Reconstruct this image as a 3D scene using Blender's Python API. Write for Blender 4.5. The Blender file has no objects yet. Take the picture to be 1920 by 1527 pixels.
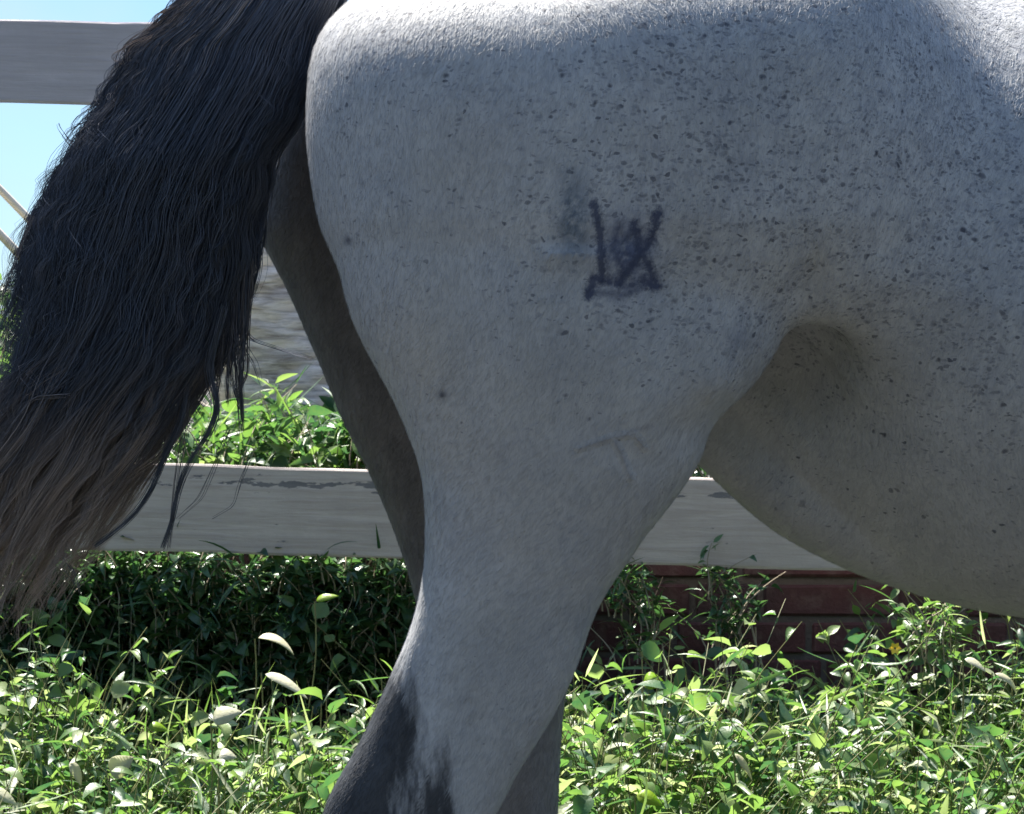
import bpy, math, random
import numpy as np
RS = np.random.RandomState(7); random.seed(7)
C = bpy.context.scene.collection
R = math.radians

# ------------------------------------------------------------------ camera, world, sun, exposure
CAM_Y, CAM_Z, K = -3.5, 1.05, 1.6e-4            # K: tangent per photo pixel
cam_d = bpy.data.cameras.new('camera'); cam = bpy.data.objects.new('camera', cam_d); C.objects.link(cam)
cam.location = (0, CAM_Y, CAM_Z); cam.rotation_euler = (R(90), 0, 0)
cam_d.sensor_width = 36; cam_d.lens = 18/(960*K); cam_d.shift_y = -83.5/1920
cam_d.clip_start = 0.05; cam_d.clip_end = 2000
cam_d.dof.use_dof = True; cam_d.dof.focus_distance = 3.55; cam_d.dof.aperture_fstop = 40
bpy.context.scene.camera = cam

SUN_EL, SUN_AZ = 62, -27                        # az measured from +y (away from camera) towards +x
sd = np.array([math.sin(R(SUN_AZ))*math.cos(R(SUN_EL)), math.cos(R(SUN_AZ))*math.cos(R(SUN_EL)), math.sin(R(SUN_EL))])
ld = bpy.data.lights.new('sun', 'SUN'); ld.energy = 5.0; ld.angle = R(0.53); ld.color = (1, .95, .87)
lo = bpy.data.objects.new('sun', ld); C.objects.link(lo)
from mathutils import Vector
lo.rotation_euler = Vector(sd).to_track_quat('Z', 'Y').to_euler(); lo.location = (-3, 4, 8)

w = bpy.data.worlds.new('World'); bpy.context.scene.world = w; w.use_nodes = True
nt = w.node_tree; bg = nt.nodes['Background']
sky = nt.nodes.new('ShaderNodeTexSky'); sky.sky_type = 'NISHITA'; sky.sun_disc = False
sky.sun_elevation = R(SUN_EL); sky.sun_rotation = R(SUN_AZ)
sky.air_density = 1.0; sky.dust_density = 0.3; sky.ozone_density = 2.0
tc = nt.nodes.new('ShaderNodeTexCoord'); mp = nt.nodes.new('ShaderNodeMapping'); mp.inputs['Scale'].default_value = (5, 5, 9)
no = nt.nodes.new('ShaderNodeTexNoise'); no.inputs['Scale'].default_value = 1.6; no.inputs['Detail'].default_value = 5
cr = nt.nodes.new('ShaderNodeValToRGB'); cr.color_ramp.elements[0].position = .36; cr.color_ramp.elements[1].position = .66
mx = nt.nodes.new('ShaderNodeMix'); mx.data_type = 'RGBA'; mx.inputs[7].default_value = (6.4, 6.8, 7.2, 1)
mu = nt.nodes.new('ShaderNodeMath'); mu.operation = 'MULTIPLY'; mu.inputs[1].default_value = .8
nt.links.new(tc.outputs['Generated'], mp.inputs[0]); nt.links.new(mp.outputs[0], no.inputs['Vector'])
nt.links.new(no.outputs[0], cr.inputs[0]); nt.links.new(cr.outputs[0], mu.inputs[0]); nt.links.new(mu.outputs[0], mx.inputs[0])
nt.links.new(sky.outputs[0], mx.inputs[6]); mb = nt.nodes.new('ShaderNodeMix'); mb.data_type = 'RGBA'; mb.blend_type = 'MULTIPLY'; mb.inputs[0].default_value = 1; mb.inputs[7].default_value = (.55, .73, .97, 1)
nt.links.new(mx.outputs[2], mb.inputs[6]); nt.links.new(mb.outputs[2], bg.inputs[0]); bg.inputs[1].default_value = 0.05
vs = bpy.context.scene.view_settings; vs.view_transform = 'Standard'; vs.look = 'None'; vs.gamma = 1; vs.exposure = 1.82
bpy.context.scene.cycles.max_bounces = 8; bpy.context.scene.cycles.transparent_max_bounces = 8

# ------------------------------------------------------------------ helpers
def W(px, py, y):
    "where a photo pixel lies at real depth y"
    s = (y - CAM_Y)*K
    return (px-960)*s, CAM_Z-(py-680)*s

def mesh_np(name, V, F, mat=None, parent=None, smooth=True, attrs=None):
    "V (n,3), F (m,k) -> ONE mesh object"
    V = np.asarray(V, np.float32); F = np.asarray(F, np.int32); k = F.shape[1]
    me = bpy.data.meshes.new(name)
    me.vertices.add(len(V)); me.vertices.foreach_set('co', V.ravel())
    me.loops.add(F.size); me.loops.foreach_set('vertex_index', F.ravel())
    me.polygons.add(len(F)); me.polygons.foreach_set('loop_start', np.arange(0, F.size, k, dtype=np.int32))
    me.polygons.foreach_set('loop_total', np.full(len(F), k, np.int32))
    me.update(calc_edges=True)
    if smooth: me.polygons.foreach_set('use_smooth', np.ones(len(F), bool))
    for an, av in (attrs or {}).items():
        av = np.asarray(av, np.float32)
        if av.ndim == 1: a = me.attributes.new(an, 'FLOAT', 'POINT'); a.data.foreach_set('value', av)
        else: a = me.attributes.new(an, 'FLOAT_VECTOR', 'POINT'); a.data.foreach_set('vector', av.ravel())
    me.validate()
    if mat: me.materials.append(mat)
    o = bpy.data.objects.new(name, me); C.objects.link(o)
    if parent: o.parent = parent
    return o

def tag(o, label=None, cat=None, group=None, kind=None):
    if label: o['label'] = label
    if cat: o['category'] = cat
    if group: o['group'] = group
    if kind: o['kind'] = kind
    return o

def empty(name, loc=(0, 0, 0)):
    o = bpy.data.objects.new(name, None); C.objects.link(o); o.location = loc; o.empty_display_size = .1
    return o

def boxes(B, bev=.0):
    "list of (cx,cy,cz,hx,hy,hz) -> V,F with chamfered edges (24 verts each when bev>0)"
    V = []; F = []
    for (cx, cy, cz, hx, hy, hz) in B:
        b0 = len(V)
        if bev <= 0:
            for sx in (-1, 1):
                for sy in (-1, 1):
                    for sz in (-1, 1): V.append((cx+sx*hx, cy+sy*hy, cz+sz*hz))
            F += [tuple(b0+i for i in f) for f in ((0, 1, 3, 2), (4, 6, 7, 5), (0, 4, 5, 1), (2, 3, 7, 6), (0, 2, 6, 4), (1, 5, 7, 3))]
        else:
            idx = {}
            for sx in (-1, 1):
                for sy in (-1, 1):
                    for sz in (-1, 1):
                        for a in range(3):
                            h = [hx-bev, hy-bev, hz-bev]; h[a] += bev
                            idx[(sx, sy, sz, a)] = len(V); V.append((cx+sx*h[0], cy+sy*h[1], cz+sz*h[2]))
            g = idx
            for s in (-1, 1):
                F.append([g[(s, p, q, 0)] for p, q in ((-1, -1), (1, -1), (1, 1), (-1, 1))][::s])
                F.append([g[(p, s, q, 1)] for p, q in ((-1, -1), (-1, 1), (1, 1), (1, -1))][::s])
                F.append([g[(p, q, s, 2)] for p, q in ((-1, -1), (1, -1), (1, 1), (-1, 1))][::s])
            for s in (-1, 1):
                for t in (-1, 1):
                    F.append([g[(s, t, -1, 0)], g[(s, t, 1, 0)], g[(s, t, 1, 1)], g[(s, t, -1, 1)]][::s*t*-1])
                    F.append([g[(s, -1, t, 0)], g[(s, 1, t, 0)], g[(s, 1, t, 2)], g[(s, -1, t, 2)]][::s*t])
                    F.append([g[(-1, s, t, 1)], g[(1, s, t, 1)], g[(1, s, t, 2)], g[(-1, s, t, 2)]][::s*t*-1])
            for sx in (-1, 1):
                for sy in (-1, 1):
                    for sz in (-1, 1):
                        q = [g[(sx, sy, sz, 0)], g[(sx, sy, sz, 1)], g[(sx, sy, sz, 2)]][::sx*sy*sz]
                        F.append([q[0], q[1], q[2], q[2]])
    return np.array(V), F

def mesh_py(name, V, F, mat, parent=None, smooth=False):
    me = bpy.data.meshes.new(name)
    me.from_pydata([tuple(v) for v in V], [], [tuple(dict.fromkeys(f)) for f in F]); me.validate(); me.update()
    if smooth: me.polygons.foreach_set('use_smooth', np.ones(len(me.polygons), bool))
    if mat: me.materials.append(mat)
    o = bpy.data.objects.new(name, me); C.objects.link(o)
    if parent: o.parent = parent
    return o

def tubes(P, Rad, sides=3, cap=False):
    "P (n,k,3) paths, Rad (n,k) -> V,F quads, 3-sided by default"
    n, k, _ = P.shape
    T = np.gradient(P, axis=1); T /= np.linalg.norm(T, axis=2, keepdims=True)+1e-9
    up = np.zeros_like(T); up[..., 1] = 1
    A = np.cross(T, up); A /= np.linalg.norm(A, axis=2, keepdims=True)+1e-6; B = np.cross(T, A)
    ph = np.linspace(0, 2*np.pi, sides, endpoint=False)
    V = P[:, :, None, :]+Rad[:, :, None, None]*(np.cos(ph)[None, None, :, None]*A[:, :, None, :]+np.sin(ph)[None, None, :, None]*B[:, :, None, :])
    i = np.arange(n)[:, None, None]*k*sides; j = np.arange(k-1)[None, :, None]*sides; s = np.arange(sides)[None, None, :]; s2 = (s+1) % sides
    F = np.stack([i+j+s, i+j+s2, i+j+sides+s2, i+j+sides+s], -1).reshape(-1, 4)
    return V.reshape(-1, 3), F

def smooth_noise(n, k, sig):
    "n smooth random curves with k samples"
    x = RS.randn(n, k+6*sig); ker = np.exp(-.5*(np.arange(-3*sig, 3*sig+1)/sig)**2); ker /= np.sqrt((ker**2).sum())
    return np.apply_along_axis(lambda a: np.convolve(a, ker, 'valid'), 1, x)[:, :k]

# ------------------------------------------------------------------ material helpers
class NT:
    def __init__(s, name):
        s.m = bpy.data.materials.new(name); s.m.use_nodes = True; s.t = s.m.node_tree
        s.b = s.t.nodes['Principled BSDF']; s.out = s.t.nodes['Material Output']
    def n(s, typ, **kw):
        nd = s.t.nodes.new('ShaderNode'+typ)
        for k, v in kw.items():
            if k.startswith('i_'): nd.inputs[k[2:].replace('_', ' ')].default_value = v
            else: setattr(nd, k, v)
        return nd
    def l(s, a, b): s.t.links.new(a, b)
    def val(s, x, sock):
        if isinstance(x, (int, float)): sock.default_value = x
        elif isinstance(x, (tuple, list)): sock.default_value = tuple(x)+((1,) if len(x) == 3 and len(sock.default_value) == 4 else ())
        else: s.l(x, sock)
    def math(s, op, a, b=0.0, c=None, clamp=False):
        nd = s.n('Math', operation=op, use_clamp=clamp); s.val(a, nd.inputs[0]); s.val(b, nd.inputs[1])
        if c is not None: s.val(c, nd.inputs[2])
        return nd.outputs[0]
    def mix(s, f, a, b, mode='MIX'):
        nd = s.n('Mix', data_type='RGBA', blend_type=mode); s.val(f, nd.inputs[0]); s.val(a, nd.inputs[6]); s.val(b, nd.inputs[7])
        return nd.outputs[2]
    def noise(s, vec, scale, detail=3, rough=.55, dist=0):
        nd = s.n('TexNoise'); nd.inputs['Scale'].default_value = scale; nd.inputs['Detail'].default_value = detail
        nd.inputs['Roughness'].default_value = rough; nd.inputs['Distortion'].default_value = dist; s.l(vec, nd.inputs['Vector'])
        return nd.outputs[0]
    def obj(s): return s.n('TexCoord').outputs['Object']
    def map(s, vec, scale=(1, 1, 1), rot=(0, 0, 0)):
        nd = s.n('Mapping'); nd.inputs['Scale'].default_value = scale; nd.inputs['Rotation'].default_value = rot; s.l(vec, nd.inputs[0]); return nd.outputs[0]
    def range(s, v, a, b, c=0.0, d=1.0, smooth=False):
        nd = s.n('MapRange'); nd.clamp = True
        if smooth: nd.interpolation_type = 'SMOOTHSTEP'
        s.val(v, nd.inputs[0])
        for i, q in enumerate((a, b, c, d)): s.val(q, nd.inputs[1+i])
        return nd.outputs[0]
    def attr(s, name): return s.n('Attribute', attribute_name=name)
    def bump(s, h, strength, dist):
        nd = s.n('Bump'); nd.inputs['Strength'].default_value = strength; nd.inputs['Distance'].default_value = dist; s.l(h, nd.inputs['Height']); s.l(nd.outputs[0], s.b.inputs['Normal']); return nd

# ------------------------------------------------------------------ ground, far field
def bank(y):  # height of the ground: flat paddock, rising bank towards the wall, flat field beyond
    return np.interp(y, [-60, .35, .7, 1.2, 1.9, 2.1, 3.5, 60], [0, 0, .06, .2, .33, .33, .2, .0])
gx = np.concatenate([np.linspace(-500, -4, 14), np.linspace(-3.6, 3.6, 90), np.linspace(4, 500, 14)])
gy = np.concatenate([np.linspace(-300, -3, 12), np.linspace(-2.8, 4, 110), np.linspace(5, 900, 20)])
GX, GY = np.meshgrid(gx, gy, indexing='ij')
GZ = bank(GY)+.012*np.sin(GX*5.1+GY*3)*np.cos(GY*7.3-GX*2)*(np.abs(GX) < 4)
V = np.stack([GX, GY, GZ], -1).reshape(-1, 3); nx, ny = GX.shape
ii, jj = np.meshgrid(np.arange(nx-1), np.arange(ny-1), indexing='ij'); a = (ii*ny+jj).ravel()
m = NT('soil_and_turf'); c = m.obj()
col = m.mix(m.range(m.noise(c, 3, 6), .4, .6), (.05, .046, .042), (.03, .038, .022))
col = m.mix(m.range(m.noise(c, 60, 4), .3, .7), col, (.065, .06, .055)); m.val(col, m.b.inputs['Base Color']); m.b.inputs['Roughness'].default_value = .95
m.bump(m.noise(c, 45, 5), .8, .02)
o = mesh_np('ground', V, np.stack([a, a+ny, a+ny+1, a+1], -1), m.m); tag(o, kind='structure')

# unseen leafy band added behind the camera to block light from the low sky
def low_sky_blocker():
    n, k = 240, 26; x = np.linspace(-70, 70, n)[:, None]; v = np.linspace(0, 1, k)[None, :]
    top = 7.5+1.2*np.sin(x*.31)+.8*np.sin(x*.83+1)+.5*np.sin(x*2.1)
    z = top*np.sin(v*np.pi/2*1.0)+.25*np.sin(x*5+v*9)*np.sin(v*14+x*2); y = -17+.02*x*x*-.3-4*v**3+.5*np.sin(x*1.7+v*8)+.35*np.sin(x*6.1-v*17)
    V = np.stack([x+0*v, y+0*z, np.maximum(z, -.1)], -1).reshape(-1, 3); i, j = np.meshgrid(np.arange(n-1), np.arange(k-1), indexing='ij'); a = (i*k+j).ravel()
    m = NT('blocker_foliage'); c = m.obj(); m.val(m.mix(m.range(m.noise(c, 1.5, 6), .35, .65), (.02, .035, .015), (.06, .09, .03)), m.b.inputs['Base Color']); m.b.inputs['Roughness'].default_value = .9; m.bump(m.noise(c, 4, 6), 1, .4)
    o = mesh_np('low_sky_blocker', V, np.stack([a, a+1, a+k+1, a+k], -1), m.m); tag(o, 'added unseen leafy band behind the camera blocking the low sky', 'wood', kind='stuff')
low_sky_blocker()

# ------------------------------------------------------------------ brick wall
FY = 2.0; SL = -.027                                   # fence plane depth, slope of the boards
def brick_wall():
    root = empty('brick_wall', (0, FY+.2, .3)); inv = -np.array([0, FY+.2, .3])
    tag(root, 'low dark red brick wall with grey mortar running under the fence board', 'brick wall')
    zc0 = W(1400, 1088, FY+.1)[1]; ch = .0635
    B = []
    for r in range(-8, 2):
        z = zc0+(r+.5)*ch
        x = -3.9-RS.rand()*.01
        k = 0
        while x < 4.0:
            L = .215 if (r % 2 == 0) else .103
            if RS.rand() < .12: L = .103 if L > .2 else .215
            B.append((x+L/2, FY+.16+RS.uniform(-.002, .002), z+RS.uniform(-.001, .001)-x*.006, L/2, .055, ch/2-.0055)); x += L+.011
    V, F = boxes(B, .004); V = V+RS.normal(0, .0008, V.shape)
    m = NT('red_brick'); c = m.obj()
    col = m.mix(m.range(m.noise(c, 5, 3), .35, .65), (.07, .028, .036), (.035, .022, .03))
    col = m.mix(m.math('MULTIPLY', m.range(m.noise(c, 38, 5), .5, .75), .6), col, (.12, .09, .095))
    m.val(col, m.b.inputs['Base Color']); m.b.inputs['Roughness'].default_value = .9; m.bump(m.noise(c, 160, 5), .6, .004)
    mesh_py('bricks', V+inv, F, m.m, root)
    m = NT('mortar'); c = m.obj(); m.val(m.mix(m.noise(c, 50, 5), (.06, .055, .06), (.11, .1, .11)), m.b.inputs['Base Color']); m.b.inputs['Roughness'].default_value = .95
    m.bump(m.noise(c, 200, 4), .7, .003)
    V, F = boxes([(.2, FY+.16, zc0-3*ch, 3.85, .048, 5.02*ch)]); mesh_py('mortar', V+inv, F, m.m, root)
brick_wall()

# ------------------------------------------------------------------ fence
def paint_mat(name, base, dirt, worn, zc=None):
    m = NT(name); c = m.obj()
    s = m.map(c, (5, 90, 90)); n1 = m.noise(s, 1.2, 9, .7, .6); n2 = m.noise(c, 13, 8, .65)
    col = m.mix(m.range(n1, .35, .7), base, dirt); col = m.mix(m.math('MULTIPLY', m.range(n2, .45, .75), .5), col, dirt)
    if worn:
        sx = m.n('SeparateXYZ'); m.l(c, sx.inputs[0])
        band = m.math('SUBTRACT', 1.0, m.math('DIVIDE', m.math('ABSOLUTE', m.math('SUBTRACT', sx.outputs[2], worn)), .022), clamp=True)
        ch = m.range(m.math('ADD', m.noise(m.map(c, (20, 90, 75)), 1.0, 4, .6), m.math('MULTIPLY', band, .2)), .7, .74)
        col = m.mix(m.math('MULTIPLY', ch, .8), col, (.085, .085, .1))
    m.val(col, m.b.inputs['Base Color']); m.b.inputs['Roughness'].default_value = .75
    m.bump(m.math('ADD', n1, m.math('MULTIPLY', m.noise(c, 130, 4), .4)), .5, .003); return m.m
def fence():
    root = empty('board_fence', (0, FY, .35)); tag(root, 'weathered pale painted fence of wide horizontal boards behind the horse', 'fence')
    top = paint_mat('grey_paint', (.48, .43, .45), (.37, .33, .34), 0); 
    low = paint_mat('weathered_paint', (.50, .43, .39), (.34, .28, .25), .045)
    post = paint_mat('post_paint', (.3, .28, .26), (.2, .18, .17), 0)
    def board(pyt, pyb, pxr, mat):
        x, zt = W(pxr, pyt, FY); _, zb = W(pxr, pyb, FY); zc = (zt+zb)/2; h = (zt-zb)/2
        n = 90; xs = np.linspace(-3.9, 3.9, n); prof = [(-.012, -h), (-.0135, -h+.004), (-.0135, h-.003), (-.011, h), (.011, h), (.0135, h-.003), (.0135, -h+.003), (.011, -h)]
        V = []
        for q in xs:
            wob = .0012*math.sin(q*9)+.001*math.sin(q*23+1)
            for (dy, dz) in prof: V.append((q, dy, dz+wob+RS.uniform(-.0006, .0006)))
        V = np.array(V); p = len(prof); F = [(i*p+j, i*p+(j+1) % p, (i+1)*p+(j+1) % p, (i+1)*p+j) for i in range(n-1) for j in range(p)]
        F += [tuple(range(p))[::-1], tuple((n-1)*p+i for i in range(p))]
        o = mesh_py('board', V, F, mat, root); o.location = (0, 0, zc-.35-x*SL); o.rotation_euler = (0, -math.atan(SL), 0)
    board(39, 194, 80, top); board(873, 1037, 400, low)
    for px in (-620, 1010, 2700):
        x, _ = W(px, 0, FY+.05); V, F = boxes([(x, .0715, .36, .05, .055, .58)], .006); mesh_py('post', V, F, post, root)
fence()

# ------------------------------------------------------------------ foliage
def leaf_batch(pos, dirn, nrm, length, width, curl, fold, lobes=0, st=6):
    "vectorised leaves: pos (n,3) base; dirn along the midrib; nrm approx up side"
    n = len(pos); d = dirn/np.linalg.norm(dirn, axis=1, keepdims=True)
    s = np.cross(nrm, d); s /= np.linalg.norm(s, axis=1, keepdims=True)+1e-9; u = np.cross(d, s)
    t = np.linspace(0, 1, st); prof = np.sin(np.pi*t**.75)**.8*(1-.25*t); prof[0] = .05; prof[-1] = .02
    if lobes: prof = prof*(1+.35*np.cos(t*np.pi*2*lobes))
    ang = curl[:, None]*t[None, :]
    cx = np.cumsum(np.cos(ang), 1)/st; cz = -np.cumsum(np.sin(ang), 1)/st
    mid = pos[:, None, :]+length[:, None, None]*(cx[..., None]*d[:, None, :]+cz[..., None]*u[:, None, :])
    hw = width[:, None]*prof[None, :]*.5
    side = lambda sg: mid+sg*hw[..., None]*s[:, None, :]*np.cos(fold)[:, None, None]+hw[..., None]*u[:, None, :]*np.sin(fold)[:, None, None]
    V = np.stack([side(-1), mid, side(1)], 2).reshape(-1, 3)
    base = np.arange(n)[:, None]*st*3; i = np.arange(st-1)[None, :]*3
    F = np.concatenate([np.stack([base+i, base+i+1, base+i+4, base+i+3], -1).reshape(-1, 4), np.stack([base+i+1, base+i+2, base+i+5, base+i+4], -1).reshape(-1, 4)])
    return V, F, np.repeat(np.arange(n), st*3)

def leaf_material(name, cols, gloss=.32, trans=.5, spec=.5):
    m = NT(name); a = m.attr('tint'); r = m.n('ValToRGB'); e = r.color_ramp.elements
    e[0].position = 0; e[0].color = (*cols[0], 1); e[1].position = 1; e[1].color = (*cols[-1], 1)
    for i, q in enumerate(cols[1:-1]): el = e.new((i+1)/(len(cols)-1)); el.color = (*q, 1)
    m.l(a.outputs['Fac'], r.inputs[0]); c = m.obj()
    col = m.mix(m.math('MULTIPLY', m.range(m.noise(c, 70, 3), .4, .8), .35), r.outputs[0], (.16, .17, .05))
    m.val(col, m.b.inputs['Base Color']); m.b.inputs['Roughness'].default_value = gloss; m.b.inputs['Specular IOR Level'].default_value = spec
    m.bump(m.noise(c, 180, 3), .35, .002)
    tr = m.n('BsdfTranslucent'); m.val(m.mix(.6, col, (.5, .62, .06), 'MIX'), tr.inputs[0])
    bc = m.mix(1.0, col, (1.6, 1.85, 1.1), 'MULTIPLY'); m.l(bc, tr.inputs[0])
    ms = m.n('MixShader'); ms.inputs[0].default_value = trans; m.l(m.b.outputs[0], ms.inputs[1]); m.l(tr.outputs[0], ms.inputs[2]); m.l(ms.outputs[0], m.out.inputs[0]); return m.m

M_weed = leaf_material('weed_leaf', [(.03, .075, .045), (.05, .12, .05), (.085, .165, .05), (.13, .21, .06), (.19, .25, .1), (.4, .41, .3)], .42, .42)
M_dark = leaf_material('dark_leaf', [(.025, .07, .04), (.045, .11, .05), (.075, .15, .055), (.13, .2, .06)], .28, .3)
M_dry = leaf_material('dry_leaf_skin', [(.5, .47, .33), (.55, .52, .4), (.6, .58, .48)], .5, .25, .3)
M_lime = leaf_material('lime_leaf', [(.25, .36, .03), (.3, .4, .03)], .4, .5)
m = NT('stem_skin'); m.val(m.mix(m.noise(m.obj(), 20, 2), (.09, .14, .04), (.22, .18, .09)), m.b.inputs['Base Color']); m.b.inputs['Roughness'].default_value = .6; M_stem = m.m
m = NT('woody_stem_skin'); m.val(m.mix(m.noise(m.obj(), 30, 3), (.2, .16, .11), (.38, .33, .25)), m.b.inputs['Base Color']); m.b.inputs['Roughness'].default_value = .8; M_wood = m.m

def sprigs(x, y, z, h, nl, size, lean=.35, types=None, tint=(0, .8), spread=1.0):
    "plants: stems + leaves along them; returns leaf V,F,tint and stem V,F"
    n = len(x); k = 7; t = np.linspace(0, 1, k)
    az = RS.uniform(0, 2*np.pi, n); le = RS.rand(n)*lean*h*2
    wob = smooth_noise(n, k, 2)*.06*h[:, None]; wob2 = smooth_noise(n, k, 2)*.06*h[:, None]
    P = np.stack([x[:, None]+np.cos(az)[:, None]*le[:, None]*t**1.7+wob*t, y[:, None]+np.sin(az)[:, None]*le[:, None]*t**1.7+wob2*t, z[:, None]+h[:, None]*t], -1)
    sv, sf = tubes(P, np.outer(np.ones(n)*.0018, 1-.6*t), 3)
    q = RS.uniform(.25, 1, (n, nl)); qi = q*(k-1); i0 = np.minimum(qi.astype(int), k-2); fr = (qi-i0)[..., None]
    r = np.arange(n)[:, None]; B = P[r, i0]*(1-fr)+P[r, i0+1]*fr; B = B.reshape(-1, 3); N = len(B)
    a2 = RS.uniform(0, 2*np.pi, N); el = RS.uniform(-.5, .9, N)
    D = np.stack([np.cos(a2)*np.cos(el), np.sin(a2)*np.cos(el), np.sin(el)], -1)
    Nn = np.array([0, 0, 1.])+RS.normal(0, .45*spread, (N, 3))
    L = size*RS.uniform(.5, 1.45, N); ty = np.repeat(RS.rand(n), nl)
    wd = np.where(ty < .45, L*RS.uniform(.5, .75, N), np.where(ty < .8, L*RS.uniform(.25, .4, N), L*.14)); L = np.where(ty >= .8, L*2.2, L)
    V, F, idx = leaf_batch(B, D, Nn, L, wd, RS.uniform(-.3, 1.5, N), RS.uniform(.1, .8, N))
    tn = np.repeat(RS.uniform(tint[0], tint[1], n), nl)+RS.normal(0, .13, N); tn = np.clip(tn, 0, 1)
    return V, F, tn[idx], sv, sf

def join(parts):
    V = []; F = []; b = 0
    for v, f in parts: V.append(v); F.append(f+b); b += len(v)
    return np.concatenate(V), np.concatenate(F)

# weeds on the bank in front of the wall
def ground_cover():
    n = 10800; x = RS.uniform(-2.5, 2.7, n); y = .62+1.38*RS.rand(n)**.75
    z = bank(y)-.02
    h = RS.uniform(.14, .35, n)*(1+.22*np.sin(x*4.3+1)*np.cos(y*5))*np.where((x < -.12) & (y > 1.35), np.interp(y, [1.35, 1.7], [1, .5]), 1)*np.where((x < -.12) & (y > 1.35) & (x < -.62), 1.5, 1)*np.where((x > .1) & (y > 1.5), .78, 1)*RS.choice([.8, 1, 1.2], n)
    V, F, tn, sv, sf = sprigs(x, y, z, h, 12, .038, tint=(0, .95))
    o = mesh_np('weeds', V, F, M_weed, attrs={'tint': tn}); tag(o, 'tangled sunlit green weeds covering the bank below the brick wall', 'weeds', kind='stuff')
    o = mesh_np('weed_stems', sv, sf, M_stem); tag(o, 'thin green stems of the weeds on the bank', 'weed stems', kind='stuff')
    # grass blades
    n = 6600; x = RS.uniform(-2.7, 2.9, n); y = .6+1.35*RS.rand(n); z = bank(y)
    D = np.stack([RS.normal(0, .4, n), RS.normal(0, .3, n), np.ones(n)], -1)
    V, F, idx = leaf_batch(np.stack([x, y, z], -1), D, np.stack([RS.normal(0, 1, n), RS.normal(0, 1, n), RS.normal(0, .2, n)], -1),
                           RS.uniform(.12, .3, n), RS.uniform(.004, .009, n), RS.uniform(.1, 1.6, n), RS.uniform(.1, .6, n), st=7)
    o = mesh_np('grass', V, F, M_weed, attrs={'tint': np.clip(RS.uniform(.3, .95, n), 0, 1)[idx]}); tag(o, 'long grass blades mixed into the weeds on the bank', 'grass', kind='stuff')
ground_cover()

def climber(name, label, cat, px0, px1, py0, py1, y0, y1, n, size, mat, tint, base_z=None, h=(.08, .2), stems=True, lean=.6):
    "a leafy plant filling a real volume between two depths"
    y = RS.uniform(y0, y1, n); px = RS.uniform(px0, px1, n); py = py0+(py1-py0)*RS.rand(n)
    s = (y-CAM_Y)*K; x = (px-960)*s; z = CAM_Z-(py-680)*s
    V, F, tn, sv, sf = sprigs(x, y, z, RS.uniform(*h, n), 9, size, lean=lean, tint=tint)
    xb = float(x.mean()); root = empty(name, (xb, float(y.mean()), .33)); off = -np.array(root.location)
    tag(root, label, cat)
    mesh_np('leaves', V+off, F, mat, root, attrs={'tint': tn})
    # woody runners from the ground up
    k = 8; m_ = 10 if stems else 4; t = np.linspace(0, 1, k)
    ex = RS.choice(n, m_); P = np.stack([xb+(x[ex][:, None]-xb)*(.3+.7*t)+smooth_noise(m_, k, 2)*.015, y[ex][:, None]*np.ones(k), .3+(z[ex][:, None]-.3)*t], -1)
    rv, rf = tubes(P, np.outer(np.ones(m_)*.004, 1-.6*t), 5); jv, jf = join([(rv, rf), (sv, sf)])
    tag(mesh_np('stems', jv+off, jf, M_wood, root), kind='stuff')
    return root
climber('ivy', 'dark green ivy hanging over the brick wall on the left below the lower board', 'ivy', -60, 860, 1075, 1330, FY-.0, FY+.095, 950, .03, M_dark, (0, .6), h=(.03, .07), stems=False)
climber('climbing_weed', 'small leafy weed climbing the bare bricks right of the leg', 'weed plant', 1325, 1400, 1105, 1240, FY-.03, FY+.05, 34, .022, M_dark, (0, .6), h=(.03, .08), stems=False)
climber('climbing_weed', 'dark weed against the bricks directly beside the front of the near leg', 'weed plant', 1130, 1230, 1100, 1250, FY-.05, FY+.05, 40, .025, M_dark, (0, .9), h=(.03, .09), stems=False)
climber('climbing_weed', 'pale green weed reaching up to the belly against the bricks', 'weed plant', 1700, 1800, 1175, 1260, FY-.25, FY, 34, .026, M_weed, (.3, .9), h=(.03, .1), stems=False)
climber('shrub', 'leafy shrub behind the fence seen between tail and far leg', 'shrub', 330, 860, 840, 1000, FY+.5, FY+1.2, 420, .05, M_weed, (0, .75), h=(.06, .13))
climber('shrub', 'green shrub behind the fence seen left of the tail', 'shrub', -420, 230, 660, 1000, FY+.6, FY+1.5, 420, .045, M_weed, (.1, .7), h=(.08, .22))
climber('shrub', 'dark shrub behind the lower board seen in the small gap under the belly', 'shrub', 1150, 1500, 800, 1010, FY+.35, FY+.8, 240, .03, M_dark, (0, .5), h=(.05, .1))

# single conspicuous leaves lying on the weeds
def single_leaf(name, label, cat, px, py, y, L, wd, ang, tilt, curl, mat, group=None, yaw=0.0, fold=.35):
    x, z = W(px, py, y); th = R(ang)
    D = np.array([[math.cos(th), -.25+yaw, math.sin(th)]]); N = np.array([[-math.sin(th)*.7, -tilt, math.cos(th)]])
    V, F, idx = leaf_batch(np.zeros((1, 3)), D, N, np.array([L*.8]), np.array([wd*.75]), np.array([curl]), np.array([fold]), st=12)
    o = mesh_np(name, V, F, mat, attrs={'tint': np.full(len(V), RS.rand())}); o.location = (x, y, z)
    so = o.modifiers.new('thick', 'SOLIDIFY'); so.thickness = .0006
    t = np.linspace(0, 1, 8); P = np.stack([-.02*t*math.cos(th)+.01*np.sin(t*3), .015*t, -.2*t-.0*t], -1)[None]
    V, F = tubes(P, np.full((1, 8), .0011), 4); mesh_np('stem', V, F, M_stem, o)
    return tag(o, label, cat, group)
G = 'pale dry leaves caught in the weeds'
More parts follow.
